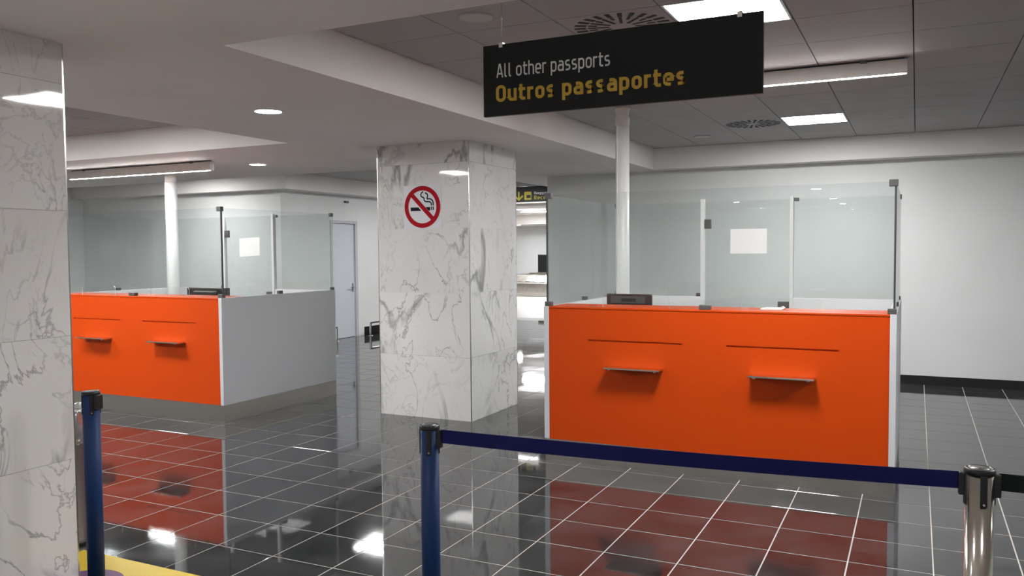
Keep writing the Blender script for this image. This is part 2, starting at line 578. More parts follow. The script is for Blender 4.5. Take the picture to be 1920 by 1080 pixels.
for x in (-10.5, -7.6, -4.3, -1.65, 1.2, 4.0):  # panel type known from reflections, repeated as an added grid to brighten the soffit
    for y in (-1.6, -5.2, -8.4):
        panel_light(x, y, ZS - .001, .3, .3, 'square light panel added over the queue behind the viewer, outside the view', 'added light panels behind the viewer', 'lamp_hall_fill')
for x, y in ((-1.6, .6), (1.2, .6), (-4.3, -.3), (4.6, 4.75), (4.6, 7.6)):  # unseen downlights added to lift the light near the viewer and at the right
    downlight(x, y, ZS, .108, 'round downlight added to the lowered ceiling, outside the view', 'downlights outside the view')
downlight(-11.97, 26.4, ZC, .55, 'wide round light over the baggage carousel in the far hall')
downlight(-13.97, 29.3, 2.587, .14, 'small round downlight by the far wall of the baggage hall')

def linear_light(x0, x1, y, zt, label):
    t = thing('linear_light', label, 'ceiling light', ((x0 + x1) / 2, y, zt))
    h = (x1 - x0) / 2
    MB().box(-h, h, -.035, .035, -.112, -.012, 0, .004).build('housing', 'fixture', t)
    MB().box(-h + .012, h - .012, -.032, -.014, -.1155, -.1115).build('diffuser', 'lamp_line', t)
    MB().box(-h + .02, h - .02, -.012, .012, -.012, -.001).build('rail', 'dark_seal', t)
    for s in (-1, 1):
        MB().box(s * (h - .28) - .022, s * (h - .28) + .022, -.040, .030, -.022, 0).build('clip', 'clamp', t)
    return t
linear_light(-2.02, -.073, 6.42, ZC, 'linear strip light under the grey tiled ceiling, above the right booth')
linear_light(-9.55, -7.17, 7.0, ZS, 'linear strip light under the lowered ceiling, above the left booth')

def vent(x, y, label):
    t = thing('ceiling_vent', label, 'vent', (x, y, ZC))
    MB().box(-.304, .304, -.306, .306, 0, .014).build('face_plate', 'ceil_tile', t)
    short = MB().box(.212, .280, -.0135, .0135, -.002, .002)
    long_ = MB().box(.075, .200, -.0085, .0085, -.002, .002)
    mid = MB().box(.150, .200, -.0085, .0085, -.002, .002)
    ms = [None, None, None]
    def put(kind, mb, ang):
        if ms[kind] is None:
            o = mb.build('slot', 'slot', t); ms[kind] = o.data
        else:
            o = inst('slot', ms[kind], (0, 0, 0), t)
        o.rotation_euler = (0, 0, ang)
    for k in range(24):
        put(0, short, 2 * PI * k / 24)
    for k in range(12):
        put(1, long_, 2 * PI * (k * 2 + 1) / 24)
        put(2, mid, 2 * PI * (k * 2) / 24)
    return t
for k, (a, b) in enumerate(VENTS):
    vent(GX + (a + .5) * .615, GY + (b + .5) * PT, ['round slotted air vent half hidden behind the black passport sign', 'round slotted air vent beside the far square light panel'][k])
def speaker(x, y, r, label):
    t = thing('ceiling_speaker', label, 'speaker', (x, y, ZC))
    MB().lathe(0, 0, [(r * .84, -.010), (r * .90, -.013), (r * .97, -.010), (r, 0)], 32).build('rim', 'speaker', t)
    MB().lathe(0, 0, [(0, -.010), (r * .5, -.0095), (r * .845, -.008)], 32).build('grille', 'speaker', t)
speaker(-2.235, 4.15, .095, 'round white ceiling speaker nearest the viewer, left of the large vent')
speaker(-2.27, 9.75, .095, 'round white ceiling speaker close to the back wall')

# ------------------------------------------------------------------ pillars
ROWS = [(0, .611), (.611, 1.23), (1.23, 1.852), (1.852, 2.475), (2.475, ZS)]
def pillar(x0, x1, y0, y1, label):
    cx, cy = (x0 + x1) / 2, (y0 + y1) / 2
    t = thing('pillar', label, 'pillar', (cx, cy, 0))
    hx, hy = (x1 - x0) / 2, (y1 - y0) / 2
    th = .012
    MB().box(-hx + th, hx - th, -hy + th, hy - th, 0, ZS).build('core', 'wall', t)
    for s in range(4):
        w_ = (hx if s % 2 == 0 else hy) - .008
        off = (hy if s % 2 == 0 else hx)
        for z0, z1 in ROWS:
            o = MB().box(-w_, w_, -off, -off + th, -(z1 - z0) / 2 + .0008, (z1 - z0) / 2 - .0008).build('marble_tile', 'marble', t)
            o.location = (0, 0, (z0 + z1) / 2)
            o.rotation_euler = (0, 0, s * PI / 2)
    for a in (-1, 1):
        for b in (-1, 1):
            m = MB().box(min(a * hx, a * (hx - .008)), max(a * hx, a * (hx - .008)), min(b * hy, b * (hy - .008)), max(b * hy, b * (hy - .008)), 0, ZS)
            m.build('corner_trim', 'metal_trim', t)
    return t
pillar(-4.845, -3.798, 6.89, 7.912, 'white marble tiled pillar in the middle with a no smoking sign on it')
pillar(-4.845, -3.80, 1.72, 2.76, 'white marble tiled pillar cut off by the left edge of the photo')

# ------------------------------------------------------------------ passport booths
def front_panel():
    x0, x1, z0, z1 = .04, 2.45, .165, 1.185
    xs = [x0, .361, 1.085, 1.401, 2.141, x1]
    zs = [z0, .943, .955, z1]
    yf, yg, yb = 0.0, .012, .03
    m = MB()
    def dep(i, k): return yg if (k == 1 and i in (1, 3)) else yf
    for i in range(5):
        for k in range(3):
            d = dep(i, k)
            m.add([(xs[i], d, zs[k]), (xs[i + 1], d, zs[k]), (xs[i + 1], d, zs[k + 1]), (xs[i], d, zs[k + 1])], [(0, 1, 2, 3)])
    for i in (1, 3):
        a, b, c, d = xs[i], xs[i + 1], zs[1], zs[2]
        m.add([(a, yf, c), (b, yf, c), (b, yg, c), (a, yg, c)], [(0, 1, 2, 3)])
        m.add([(a, yf, d), (b, yf, d), (b, yg, d), (a, yg, d)], [(3, 2, 1, 0)])
        m.add([(a, yf, c), (a, yg, c), (a, yg, d), (a, yf, d)], [(0, 1, 2, 3)])
        m.add([(b, yf, c), (b, yg, c), (b, yg, d), (b, yf, d)], [(3, 2, 1, 0)])
    m.add([(x0, yf, z0), (x1, yf, z0), (x1, yb, z0), (x0, yb, z0), (x0, yf, z1), (x1, yf, z1), (x1, yb, z1), (x0, yb, z1)],
          [(0, 3, 2, 1), (4, 5, 6, 7), (1, 2, 6, 5), (2, 3, 7, 6), (3, 0, 4, 7)])
    return m

def pane(outline, y0, y1):
    """glass sheet from an x-z outline, faces clear and rim frosted"""
    bm = bmesh.new()
    a = [bm.verts.new((x, y0, z)) for x, z in outline]
    b = [bm.verts.new((x, y1, z)) for x, z in outline]
    n = len(a)
    f1 = bm.faces.new(a); f2 = bm.faces.new(list(reversed(b)))
    side = [bm.faces.new((a[(k + 1) % n], a[k], b[k], b[(k + 1) % n])) for k in range(n)]
    for f in side: f.material_index = 1
    bmesh.ops.triangulate(bm, faces=[f1, f2])
    bmesh.ops.recalc_face_normals(bm, faces=list(bm.faces))
    bm.verts.index_update()
    m = MB()
    m.v = [v.co[:] for v in bm.verts]
    for f in bm.faces:
        m.f.append(tuple(v.index for v in f.verts)); m.mi.append(f.material_index); m.sm.append(False)
    bm.free()
    return m

BW, BD, BT = 2.49, 1.72, 1.2          # booth width, depth, counter height
GT = 2.06
def booth(loc, label):
    t = thing('passport_booth', label, 'booth', loc)
    front_panel().build('front_panel', 'orange', t)
    MB().box(.04, 2.45, -.004, .36, 1.186, 1.2, 0, .002).build('counter_top', 'orange', t)
    MB().box(0, .04, -.006, BD, .165, 1.2, 0, .002).build('side_panel', 'grey_lam', t)
    MB().box(2.45, BW, -.006, BD, .165, 1.2, 0, .002).build('side_panel', 'grey_lam', t)
    # white inner faces and low rear walls either side of the doorway
    MB().box(.042, .052, .032, BD - .04, .4, 1.198).build('inner_lining', 'white_lam', t)
    MB().box(2.438, 2.448, .032, BD - .04, .4, 1.198).build('inner_lining', 'white_lam', t)
    MB().box(.042, .832, BD - .038, BD, .165, 1.196).build('rear_panel', 'white_lam', t)
    MB().box(1.626, 2.448, BD - .038, BD, .165, 1.196).build('rear_panel', 'white_lam', t)
    MB().box(.054, 2.436, .05, .80, .73, .76).build('desk', 'white_lam', t)
    k = MB()
    k.box(.004, BW - .004, .004, .03, 0, .165)
    k.box(.004, .03, .03, BD - .004, 0, .165)
    k.box(BW - .03, BW - .004, .03, BD - .004, 0, .165)
    k.box(.03, .832, BD - .03, BD - .004, 0, .165)
    k.box(1.626, BW - .03, BD - .03, BD - .004, 0, .165)
    k.build('kick_plate', 'kick', t)
    for x0, x1 in ((.520, .945), (1.565, 1.998)):
        sh = MB()
        sh.box(x0, x1, -.105, 0, .750, .762, 0, .002)
        s_ = sh.build('shelf', 'steel', t)
        MB().box(x0 + .03, x0 + .05, -.09, 0, .742, .7495).build('bracket', 'metal_trim', s_)
        MB().box(x1 - .05, x1 - .03, -.09, 0, .742, .7495).build('bracket', 'metal_trim', s_)
    # front glass with two document openings
    gx0, gx1 = .016, BW - .016
    c1, c2 = (.470, .980), (1.500, 2.030)
    top = 1.298
    def notch(a, b):
        r = .03
        p = [(a, 1.2)]
        for q in range(5):
            u = PI - q * PI / 8
            p.append((a + r + r * math.cos(u), top - r + r * math.sin(u)))
        for q in range(5):
            u = PI / 2 - q * PI / 8
            p.append((b - r + r * math.cos(u), top - r + r * math.sin(u)))
        p.append((b, 1.2))
        return p
    out = [(gx0, 1.2)] + notch(*c1) + notch(*c2) + [(gx1, 1.2), (gx1, GT), (gx0, GT)]
    pane(out, .028, .036).build('front_glass', ['glass', 'glass_edge'], t)
    for x in (.012, BW - .020):
        g = MB()
        m = pane([(.040, 1.202), (BD - .01, 1.202), (BD - .01, GT), (.040, GT)], 0, .008)
        m.v = [(x + p[1], p[0], p[2]) for p in m.v]
        m.f = [tuple(reversed(f)) for f in m.f]
        m.build('side_glass', ['glass', 'glass_edge'], t)
    yb = BD - .024
    pane([(.03, 1.198), (.822, 1.198), (.822, GT), (.03, GT)], yb, yb + .008).build('rear_glass', ['glass', 'glass_edge'], t)
    pane([(1.636, 1.198), (BW - .03, 1.198), (BW - .03, GT), (1.636, GT)], yb, yb + .008).build('rear_glass', ['glass', 'glass_edge'], t)
    for x in (.840, 1.617):
        MB().box(x - .016, x + .016, BD - .045, BD + .005, 0, 2.085, 0, .003).build('door_post', 'alu_white', t)
    d = pane([(.862, .03), (1.595, .03), (1.595, GT), (.862, GT)], yb, yb + .008).build('glass_door', ['glass', 'glass_edge'], t)
    MB().box(.858, .915, yb - .012, yb + .02, 1.815, 1.90, 0, .002).build('hinge', 'clamp', d)
    MB().box(.858, .915, yb - .012, yb + .02, .25, .335, 0, .002).build('hinge', 'clamp', d)
    MB().box(1.505, 1.598, yb - .016, yb + .024, 1.075, 1.165, 0, .002).build('lock', 'clamp', d)
    hp = [(1.515 + .012, yb - .018 - .0, 1.08)]
    arc = [(1.55 + .032 * math.cos(u), yb - .05, 1.092 + .03 * math.sin(u)) for u in [PI * q / 8 for q in range(9)]]
    MB().tube(arc, .006, 8).build('handle', 'chrome', d)
    # corner seals and clamps
    for x in (gx0, gx1):
        MB().box(x - .006, x + .006, .026, .040, 1.202, GT).build('corner_seal', 'dark_seal', t)
    cl = [(.002, .056, .010, .052, GT - .030, GT + .014), (BW - .056, BW - .002, .010, .052, GT - .030, GT + .014),
          (.002, .056, .006, .052, 1.2, 1.236), (BW - .056, BW - .002, .006, .052, 1.2, 1.236), (1.205, 1.285, .004, .058, 1.2, 1.234),
          (.006, .034, BD - .05, BD - .002, GT - .03, GT + .01), (BW - .034, BW - .006, BD - .05, BD - .002, GT - .03, GT + .01),
          (.004, .038, .80, .86, 1.2, 1.232), (BW - .038, BW - .004, .80, .86, 1.2, 1.232),
          (.006, .034, BD - .05, BD - .002, 1.2, 1.23), (BW - .034, BW - .006, BD - .05, BD - .002, 1.2, 1.23),
          (1.634, 1.676, BD - .04, BD - .004, GT - .02, GT + .012), (.782, .822, BD - .04, BD - .004, 1.198, 1.228)]
    for a in cl:
        MB().box(*a, 0, .004).build('glass_clamp', 'clamp', t)
    return t
OX, OY, DX = -2.6, 5.9, -5.85
b1 = booth((OX, OY, 0), 'orange fronted passport booth with glass screens, on the right under the sign')
b2 = copy_tree(b1)
b2.location = (OX + DX, OY, 0)
b2['label'] = 'orange fronted passport booth with grey side, on the left behind the near marble pillar'

def column(x, y, zt, label):
    t = thing('service_column', label, 'column', (x, y, 0))
    MB().lathe(0, 0, [(.064, .02), (.064, zt - .17)], 28).build('tube', 'alu_white', t)
    rib = MB()
    for a in (-.5, 2.6): rib.box(.062 * math.cos(a - PI / 2) - .006, .062 * math.cos(a - PI / 2) + .006, .066 * math.sin(a - PI / 2) - .006, .066 * math.sin(a - PI / 2) + .006, .02, zt - .17)
    rib.build('rib', 'alu_white', t)
    MB().lathe(0, 0, [(.067, zt - .17), (.067, zt - .10), (.058, zt - .085), (.062, zt - .04), (.072, zt - .02), (.072, zt)], 28).build('collar', 'fixture', t)
    MB().lathe(0, 0, [(.10, 0), (.10, .02), (.064, .03)], 28).build('base', 'alu_white', t)
column(-2.47, 7.43, ZC, 'white round service column rising from the right booth to the tiled ceiling')
column(-8.305, 7.43, ZS, 'white round service column rising from the left booth')

# monitors on the desks
def monitor(x, y, w_, zt, mt, label, slot):
    t = thing('computer_monitor', label, 'monitor', (x, y, .76))
    h = w_ / 2
    z1 = zt - .76
    m = MB()
    m.box(-h, h, 0, .045, z1 - .27, z1, 0, .008)
    m.build('screen_housing', mt, t)
    if slot:
        MB().box(-h + .04, h - .05, -.012, 0, z1 - .075, z1 - .018, 0, .003).build('rear_cover', 'clamp', t)
        MB().box(-h * .3, h * .35, -.014, -.0115, z1 - .062, z1 - .034).build('grip_slot', 'slot', t)
    else:
        MB().box(-h * .55, h * .55, -.04, 0, z1 - .22, z1 - .03, 0, .015).build('rear_cover', 'black', t)
    MB().box(-h + .015, h - .015, .045, .047, z1 - .25, z1 - .015).build('screen', 'black_matte', t)
    MB().box(-.03, .03, .0, .03, .015, z1 - .2).build('stand', 'black', t)
    MB().box(-.11, .11, -.06, .11, 0, .015, 0, .004).build('base', 'black', t)
monitor(-2.085, 6.42, .375, 1.275, 'maroon', 'dark maroon monitor back with a slot, on the right booth desk', True)
monitor(-6.78, 6.5, .58, 1.262, 'black', 'glossy black monitor on the left booth desk', False)

# papers
def sheet(x0, x1, z0, z1, y, label, name='paper_notice', tilt=0):
    m = MB()
    nx, nz = 8, 6
    v = []
    for j in range(nz + 1):
        for i in range(nx + 1):
            u, q = i / nx, j / nz
            v.append((x0 + (x1 - x0) * u, y - .003 * math.sin(3 * u + 4 * q) ** 2 - .0015, z0 + (z1 - z0) * q + tilt * (u - .5)))
    f = [(j * (nx + 1) + i, j * (nx + 1) + i + 1, (j + 1) * (nx + 1) + i + 1, (j + 1) * (nx + 1) + i) for j in range(nz) for i in range(nx)]
    m.add(v, f)
    o = m.build(name, 'paper')
    md = o.modifiers.new('thickness', 'SOLIDIFY'); md.thickness = .0006; md.offset = 1
    return tag(o, label, 'paper')
YD = OY + BD - .024
sheet(-1.510, -1.192, 1.588, 1.808, YD - .002, 'blank white sheet taped to the glass door of the right booth')
sheet(-1.510 + DX - .0, -1.192 + DX + .0 , 1.588, 1.808, YD - .002, 'blank white sheet taped to the glass door of the left booth', tilt=.012)
ps = thing('paper_stack', 'small stack of white papers on the right booth counter', 'papers', (-.92, 6.12, BT))
MB().box(-.075, .075, -.05, .05, 0, .006).build('sheet', 'paper', ps)
MB().box(-.05, .085, -.045, .055, .006, .012).build('sheet', 'paper', ps)

# ------------------------------------------------------------------ flat lettering
def ribbon(m, pts, s, tf, closed=False):
    """flat stroke of width s along pts (2D), mitred; tf maps (u, v) to 3D"""
    P = [Vector(p) for p in pts]
    n = len(P)
    Lf, Rt = [], []
    for i in range(n):
        a = P[(i - 1) % n] if (closed or i > 0) else None
        b = P[(i + 1) % n] if (closed or i < n - 1) else None
        d1 = (P[i] - a).normalized() if a is not None else None
        d2 = (b - P[i]).normalized() if b is not None else None
        if d1 is None: d1 = d2
        if d2 is None: d2 = d1
        nn = Vector((-d1.y, d1.x)) + Vector((-d2.y, d2.x))
        nn = nn.normalized() if nn.length > 1e-6 else Vector((-d1.y, d1.x))
        k = max(.5, nn.dot(Vector((-d1.y, d1.x))))
        o = nn * (s / 2 / k)
        Lf.append(P[i] + o); Rt.append(P[i] - o)
    v = [tf(*p) for p in Lf] + [tf(*p) for p in Rt]
    f = []
    for i in range(n if closed else n - 1):
        j = (i + 1) % n
        f.append((i, n + i, n + j, j))
    m.add(v, f)

def arc(cx, cy, r, a0, a1, n=6):
    return [(cx + r * math.cos(math.radians(a0 + (a1 - a0) * k / n)), cy + r * math.sin(math.radians(a0 + (a1 - a0) * k / n))) for k in range(n + 1)]

def rrect(x0, y0, x1, y1, r):
    return arc(x1 - r, y1 - r, r, 0, 90) + arc(x0 + r, y1 - r, r, 90, 180) + arc(x0 + r, y0 + r, r, 180, 270) + arc(x1 - r, y0 + r, r, 270, 360)

def glyph(ch, s):
    """(strokes, advance); cap height 1, x-height .74, stroke s measured outside to outside"""
    h = s / 2
    X = .74
    W = .54
    r = .17
    a, b = h, W - h
    t, bt = X - h, h
    bowl = lambda: (rrect(a, bt, b, t, r), True)
    if ch == 'A': return [([(h, 0), (.29, 1 - h), (.37, 1 - h), (.66 - h, 0)], False), ([(.16, .28), (.50, .28)], False)], .66
    if ch == 'l': return [([(h, 1), (h, r)] + arc(h + .1, h + .1, .1, 180, 270)[0:] + [(h + .16, h)], False)], .30
    if ch == 'i': return [([(h, 0), (h, X)], False), ([(h, .86), (h, 1)], False)], s
    if ch == 'o': return [bowl()], W
    if ch == 'O': return [(rrect(a, h, .60 - h, 1 - h, .2), True)], .60
    if ch == 't': return [([(.14, .95)] + [(.14, h + .12)] + arc(.14 + .12, h + .12, .12, 180, 270) + [(.40, h)], False), ([(0, t), (.40, t)], False)], .40
    if ch == 'h': return [([(h, 0), (h, 1)], False), ([(h, t - .05)] + arc(h + .05, t - .05 , .05, 180, 90, 3) + arc(b - r, t - r, r, 90, 0) + [(b, 0)], False)], W
    if ch == 'n': return [([(h, 0), (h, X)], False), (arc(b - r, t - r, r, 100, 0) + [(b, 0)], False)], W
    if ch == 'e': return [([(a, X / 2 - .02), (b, X / 2 - .02), (b, t - r)] + arc(b - r, t - r, r, 0, 90) + arc(a + r, t - r, r, 90, 180) + arc(a + r, bt + r, r, 180, 270) + [(b - .06, bt)], False)], W
    if ch == 'r': return [([(h, 0), (h, X)], False), ([(h, t - .12)] + arc(h + .14, t - .14, .14, 170, 90) + [(.36, t)], False)], .36
    if ch == 'p': return [([(h, -.24), (h, X)], False), bowl()], W
    if ch == 'q' or ch == 'g':
        return [([(b, X), (b, -.12)] + arc(b - .12, -.13, .12, 0, -90) + [(a + .06, -.25)], False), bowl()], W
    if ch == 'b': return [([(h, 0), (h, 1)], False), bowl()], W
    if ch == 'a':
        return [([(a + .04, t)] + arc(b - r, t - r, r, 90, 0) + [(b, 0)], False),
                ([(b, .42), (a + .12, .42)] + arc(a + .12, .42 - .12, .12, 90, 180) + arc(a + .12, bt + .12, .12, 180, 270) + [(b - .10, bt), (b, bt + .08)], False)], W
    if ch == 's':
        w2, rr_ = .48 - h, .15
        m_ = X / 2
        return [([(w2 - .02, t)] + arc(a + rr_, t - rr_ + .0, rr_, 90, 180) + arc(a + rr_, m_ + rr_ - .0, rr_, 180, 270)[2:] + arc(w2 - rr_, m_ - rr_, rr_, 90, 0) + arc(w2 - rr_, bt + rr_, rr_, 0, -90) + [(a + .0, bt)], False)], .48
    if ch == 'u': return [([(h, X), (h, bt + r)] + arc(h + r, bt + r, r, 180, 270) + [(b - .08, bt), (b, bt + .08)], False), ([(b, X), (b, 0)], False)], W
    if ch == 'c': return [([(b - .02, t)] + arc(a + r, t - r, r, 90, 180) + arc(a + r, bt + r, r, 180, 270) + [(b - .02, bt)], False)], .50
    if ch == 'B': return [([(h, h), (h, 1 - h), (.32, 1 - h)] + arc(.56 - h - .18, 1 - h - .2, .2, 90, -70) + [(.30, .53)], False), ([(.30, .53)] + arc(.60 - h - .2, .27 + .02, .24, 80, -85) + [(h, h)], False), ([(h, .53), (.34, .53)], False)], .58
    if ch == 'R': return [([(h, 0), (h, 1 - h), (.30, 1 - h)] + arc(.56 - h - .2, 1 - h - .22, .22, 90, -90) + [(h, 1 - h - .44)], False), ([(.28, .46), (.56 - h, 0)], False)], .58
    return [], .30

def text(name, mt, s, stroke, x0, x1, z0, cap, y, parent, gap=.11):
    adv = 0
    lay = []
    for ch in s:
        g, a = glyph(ch, stroke)
        lay.append((g, adv)); adv += a + (gap if ch != ' ' else 0)
    adv -= gap
    k = (x1 - x0) / adv
    m = MB()
    for g, o in lay:
        for q, (pts, closed) in enumerate(g):
            ribbon(m, pts, stroke, lambda u, v, o=o, q=q: (x0 + (o + u) * k, y - .0004 * q, z0 + v * cap), closed)
    return m.build(name, mt, parent)

# ------------------------------------------------------------------ hanging signs
sg = thing('hanging_sign', 'black hanging sign reading All other passports in two languages', 'sign', (-1.29, 3.75, 2.31))
MB().box(-.683, .683, -.012, .012, 0, .352, 0, .002).build('panel', 'sign_black', sg)
text('lettering', 'letter_grey', 'All other passports', .125, -.609, -.012, .188, .069, -.0127, sg)
text('lettering', 'letter_amber', 'Outros passaportes', .18, -.612, .346, .068, .083, -.0127, sg)
for x in (-.583, .583):
    MB().box(x - .011, x + .011, -.016, .016, .335, .362, 0, .002).build('clip', 'metal_trim', sg)
    MB().tube([(x, 0, .36), (x, 0, ZC - 2.31)], .0016, 6).build('cable', 'metal_trim', sg)

bs = thing('baggage_sign', 'black and yellow baggage sign hanging in the passage beyond the pillar', 'sign', (-6.8, 15.0, 2.58))
MB().box(-.95, 1.15, -.02, .02, 0, .305, 0, .003).build('panel', 'sign_black', bs)
ar = MB()
tfb = lambda u, v: (u, -.0215, v)
ribbon(ar, [(-.335, .205), (-.335, .055)], .034, tfb)
ribbon(ar, [(-.425, .125), (-.335, .045), (-.245, .125)], .034, tfb)
ar.build('arrow', 'pict_yellow', bs)
MB().plane_poly([(x - .137, -.0215, z + .115) for x, z in rrect(-.078, -.075, .078, .085, .02)]).build('pictogram', 'pict_yellow', bs)
MB().box(-.165, -.075, -.0235, -.0222, .075, .135).build('pictogram_case', 'sign_black', bs)
text('lettering', 'letter_grey', 'Baggage', .15, 0, .36, .145, .050, -.0215, bs)
text('lettering', 'pict_yellow', 'Recolha', .17, 0, .43, .040, .080, -.0215, bs)
for x in (-.7, .9):
    MB().tube([(x, 0, .30), (x, 0, ZC - 2.58)], .003, 6).build('cable', 'metal_trim', bs)

# no smoking sign on the pillar
ns = thing('no_smoking_sign', 'white square no smoking sign with red ring, on the middle marble pillar', 'sign', (-4.3165, 6.89, 2.061))
MB().box(-.212, .212, -.004, 0, -.21, .21).build('plate', 'sticker_white', ns)
RR = .2035
ink = MB()
tfi = lambda u, v: (u * RR, -.0050, v * RR)
def rect(m, u0, u1, v0, v1): m.add([tfi(u0, v0), tfi(u1, v0), tfi(u1, v1), tfi(u0, v1)], [(0, 1, 2, 3)])
rect(ink, -.66, .43, -.185, -.015)
rect(ink, .475, .53, -.165, .0)
rect(ink, .575, .63, -.165, .0)
def P_(lst): return [((a - 478) / 382, (548 - b) / 450) for a, b in lst]
def smooth(pts, n=6):
    out = []
    for i in range(len(pts) - 1):
        p0, p1, p2, p3 = pts[max(i - 1, 0)], pts[i], pts[i + 1], pts[min(i + 2, len(pts) - 1)]
        for k in range(n):
            q = k / n
            out.append(tuple(.5 * (2 * p1[c] + (p2[c] - p0[c]) * q + (2 * p0[c] - 5 * p1[c] + 4 * p2[c] - p3[c]) * q * q + (3 * p1[c] - p0[c] - 3 * p2[c] + p3[c]) * q ** 3) for c in (0, 1)))
    return out + [pts[-1]]
ribbon(ink, smooth(P_([(500, 222), (455, 262), (455, 318), (512, 360), (520, 410), (560, 438), (625, 442), (662, 470), (668, 524)])), .062, tfi)
ribbon(ink, smooth(P_([(535, 248), (580, 275), (592, 320), (582, 376), (640, 380), (690, 415), (706, 460), (706, 524)])), .062, tfi)
ink.build('cigarette_symbol', 'ink', ns)
wb = MB()
tfw = lambda u, v: (u * RR, -.0056, v * RR)
ribbon(wb, [(-.66, .62), (.62, -.66)], .28, tfw)
wb.build('bar_outline', 'sticker_white', ns)
rg = MB()
tfr = lambda u, v: (u * RR, -.0062, v * RR)
ribbon(rg, [(.89 * math.cos(2 * PI * k / 56), .89 * math.sin(2 * PI * k / 56)) for k in range(56)], .22, tfr, True)
ribbon(rg, [(-.60, .60), (.60, -.60)], .215, lambda u, v: (u * RR, -.0064, v * RR))
rg.build('red_ring', 'red', ns)

# ------------------------------------------------------------------ queue posts and belts
def post(x, y, r, mt, face, label, group, clips=(), cw=.011):
    """face: world angle the front slot looks towards"""
    t = thing('queue_post', label, 'post', (x, y, 0), face + PI / 2, group)
    MB().lathe(0, 0, [(.175, 0), (.175, .012), (.16, .022), (r + .01, .034), (r, .036)], 40).build('base', 'black' if mt == 'blue_post' else 'brushed', t)
    MB().lathe(0, 0, [(r, .03), (r, .988)], 32).build('pole', mt, t)
    MB().lathe(0, 0, [(r + .002, .984), (r + .003, .988), (r + .003, .994), (r, 1.0), (r * .82, 1.001), (r * .8, .997), (0, .997)], 32).build('cap', 'black', t)
    MB().lathe(0, 0, [(0, .9975), (r * .74, .9985), (r * .72, 1.0005), (0, 1.001)], 32).build('cap_disc', 'clamp', t)
    for k in range(4):
        o = MB().box(-.0095, .0095, -r - .003, -r + .006, .893, .985, 0, .003).build('slot', 'black', t)
        o.rotation_euler = (0, 0, k * PI / 2)
        if k in (0, 2):
            s = MB().lathe(0, 0, [(.004, -.0015), (.004, .0015), (.0025, .0022)], 10).build('screw', 'metal_trim', o)
            s.rotation_euler = (PI / 2, 0, 0)
            s.location = (0, -r - .003, .902)
    for ang in clips:
        o = MB().box(r - .012, r + .016, -cw, cw, .918, .995 - .01, 0, .003).build('belt_clip', 'black', t)
        o.rotation_euler = (0, 0, ang - face - PI / 2)
    return t
def toward(x, y): return math.atan2(-y, -x)
CPX, CPY = -1.607, 2.592
RPX, RPY = .172, 2.727
LPX_, LPY_ = -3.452, 2.592
belt_dir = math.atan2(RPY - CPY, RPX - CPX)
post(CPX, CPY, .0345, 'blue_post', toward(CPX, CPY) - .10, 'blue queue post with black cap, in the centre with a blue belt leaving it', 'blue queue posts', (belt_dir,))
post(LPX_, LPY_, .0375, 'blue_post', toward(LPX_, LPY_) + .05, 'blue queue post at the left beside the near marble pillar, no belt', 'blue queue posts', (toward(LPX_, LPY_) + .75,), .019)
post(RPX, RPY, .0385, 'steel', toward(RPX, RPY) + .3, 'polished steel queue post at the right edge with black cap', None, (belt_dir + PI, belt_dir))

def belt(x0, y0, x1, y1, mt, label, z, sag, name='queue_belt'):
    n = 28
    v, f = [], []
    d = Vector((x1 - x0, y1 - y0, 0)); u = d.normalized(); nn = Vector((-u.y, u.x, 0)) * .0008
    for k in range(n + 1):
        q = k / n
        p = Vector((x0, y0, 0)) + d * q
        zc = z - sag * 4 * q * (1 - q)
        tw = .0015 * math.sin(q * 7)
        for dz, s in ((-.025, 1), (.025, 1), (.025, -1), (-.025, -1)):
            o = p + nn * s + Vector((-u.y, u.x, 0)) * tw * (1 if dz > 0 else -1)
            v.append((o.x, o.y, zc + dz))
    for k in range(n):
        for e in range(4):
            f.append((k * 4 + e, (k + 1) * 4 + e, (k + 1) * 4 + (e + 1) % 4, k * 4 + (e + 1) % 4))
    f += [(0, 1, 2, 3), (n * 4 + 3, n * 4 + 2, n * 4 + 1, n * 4)]
    return tag(MB().add(v, f).build(name, mt), label, 'belt')
ux, uy = math.cos(belt_dir), math.sin(belt_dir)
belt(CPX + ux * .042, CPY + uy * .042, RPX - ux * .050, RPY - uy * .050, 'blue_belt', 'dark blue belt stretched from the blue centre post to the steel post', .960, .009)
belt(RPX + ux * .050, RPY + uy * .050, 2.3, 2.83, 'dark_belt', 'black belt running off the right edge from the steel post', .963, .009)

# ------------------------------------------------------------------ door, rails, far hall
dr = struct(thing('door_1', None, None, (LX, 12.23, 0)))
fr = MB()
fr.box(-.10, .014, -.01, .055, 0, 2.205)
fr.box(-.10, .014, .73, .80, 0, 2.205)
fr.box(-.10, .014, .055, .73, 2.15, 2.205)
fr.build('door_frame', 'door_frame', dr)
MB().box(-.06, -.02, .058, .727, .006, 2.146, 0, .002).build('door_leaf', 'door', dr)
hd = MB()
hd.box(-.02, -.012, .635, .685, .86, 1.02, 0, .003)
hd.tube([(-.015, .66, .955), (.035, .66, .955), (.04, .65, .955), (.04, .52, .955)], .010, 10)
hd.build('door_handle', 'chrome', dr)
MB().lathe(0, 0, [(.012, -.006), (.012, .006)], 12).build('key_cylinder', 'chrome', dr, (-.012, .66, .88))

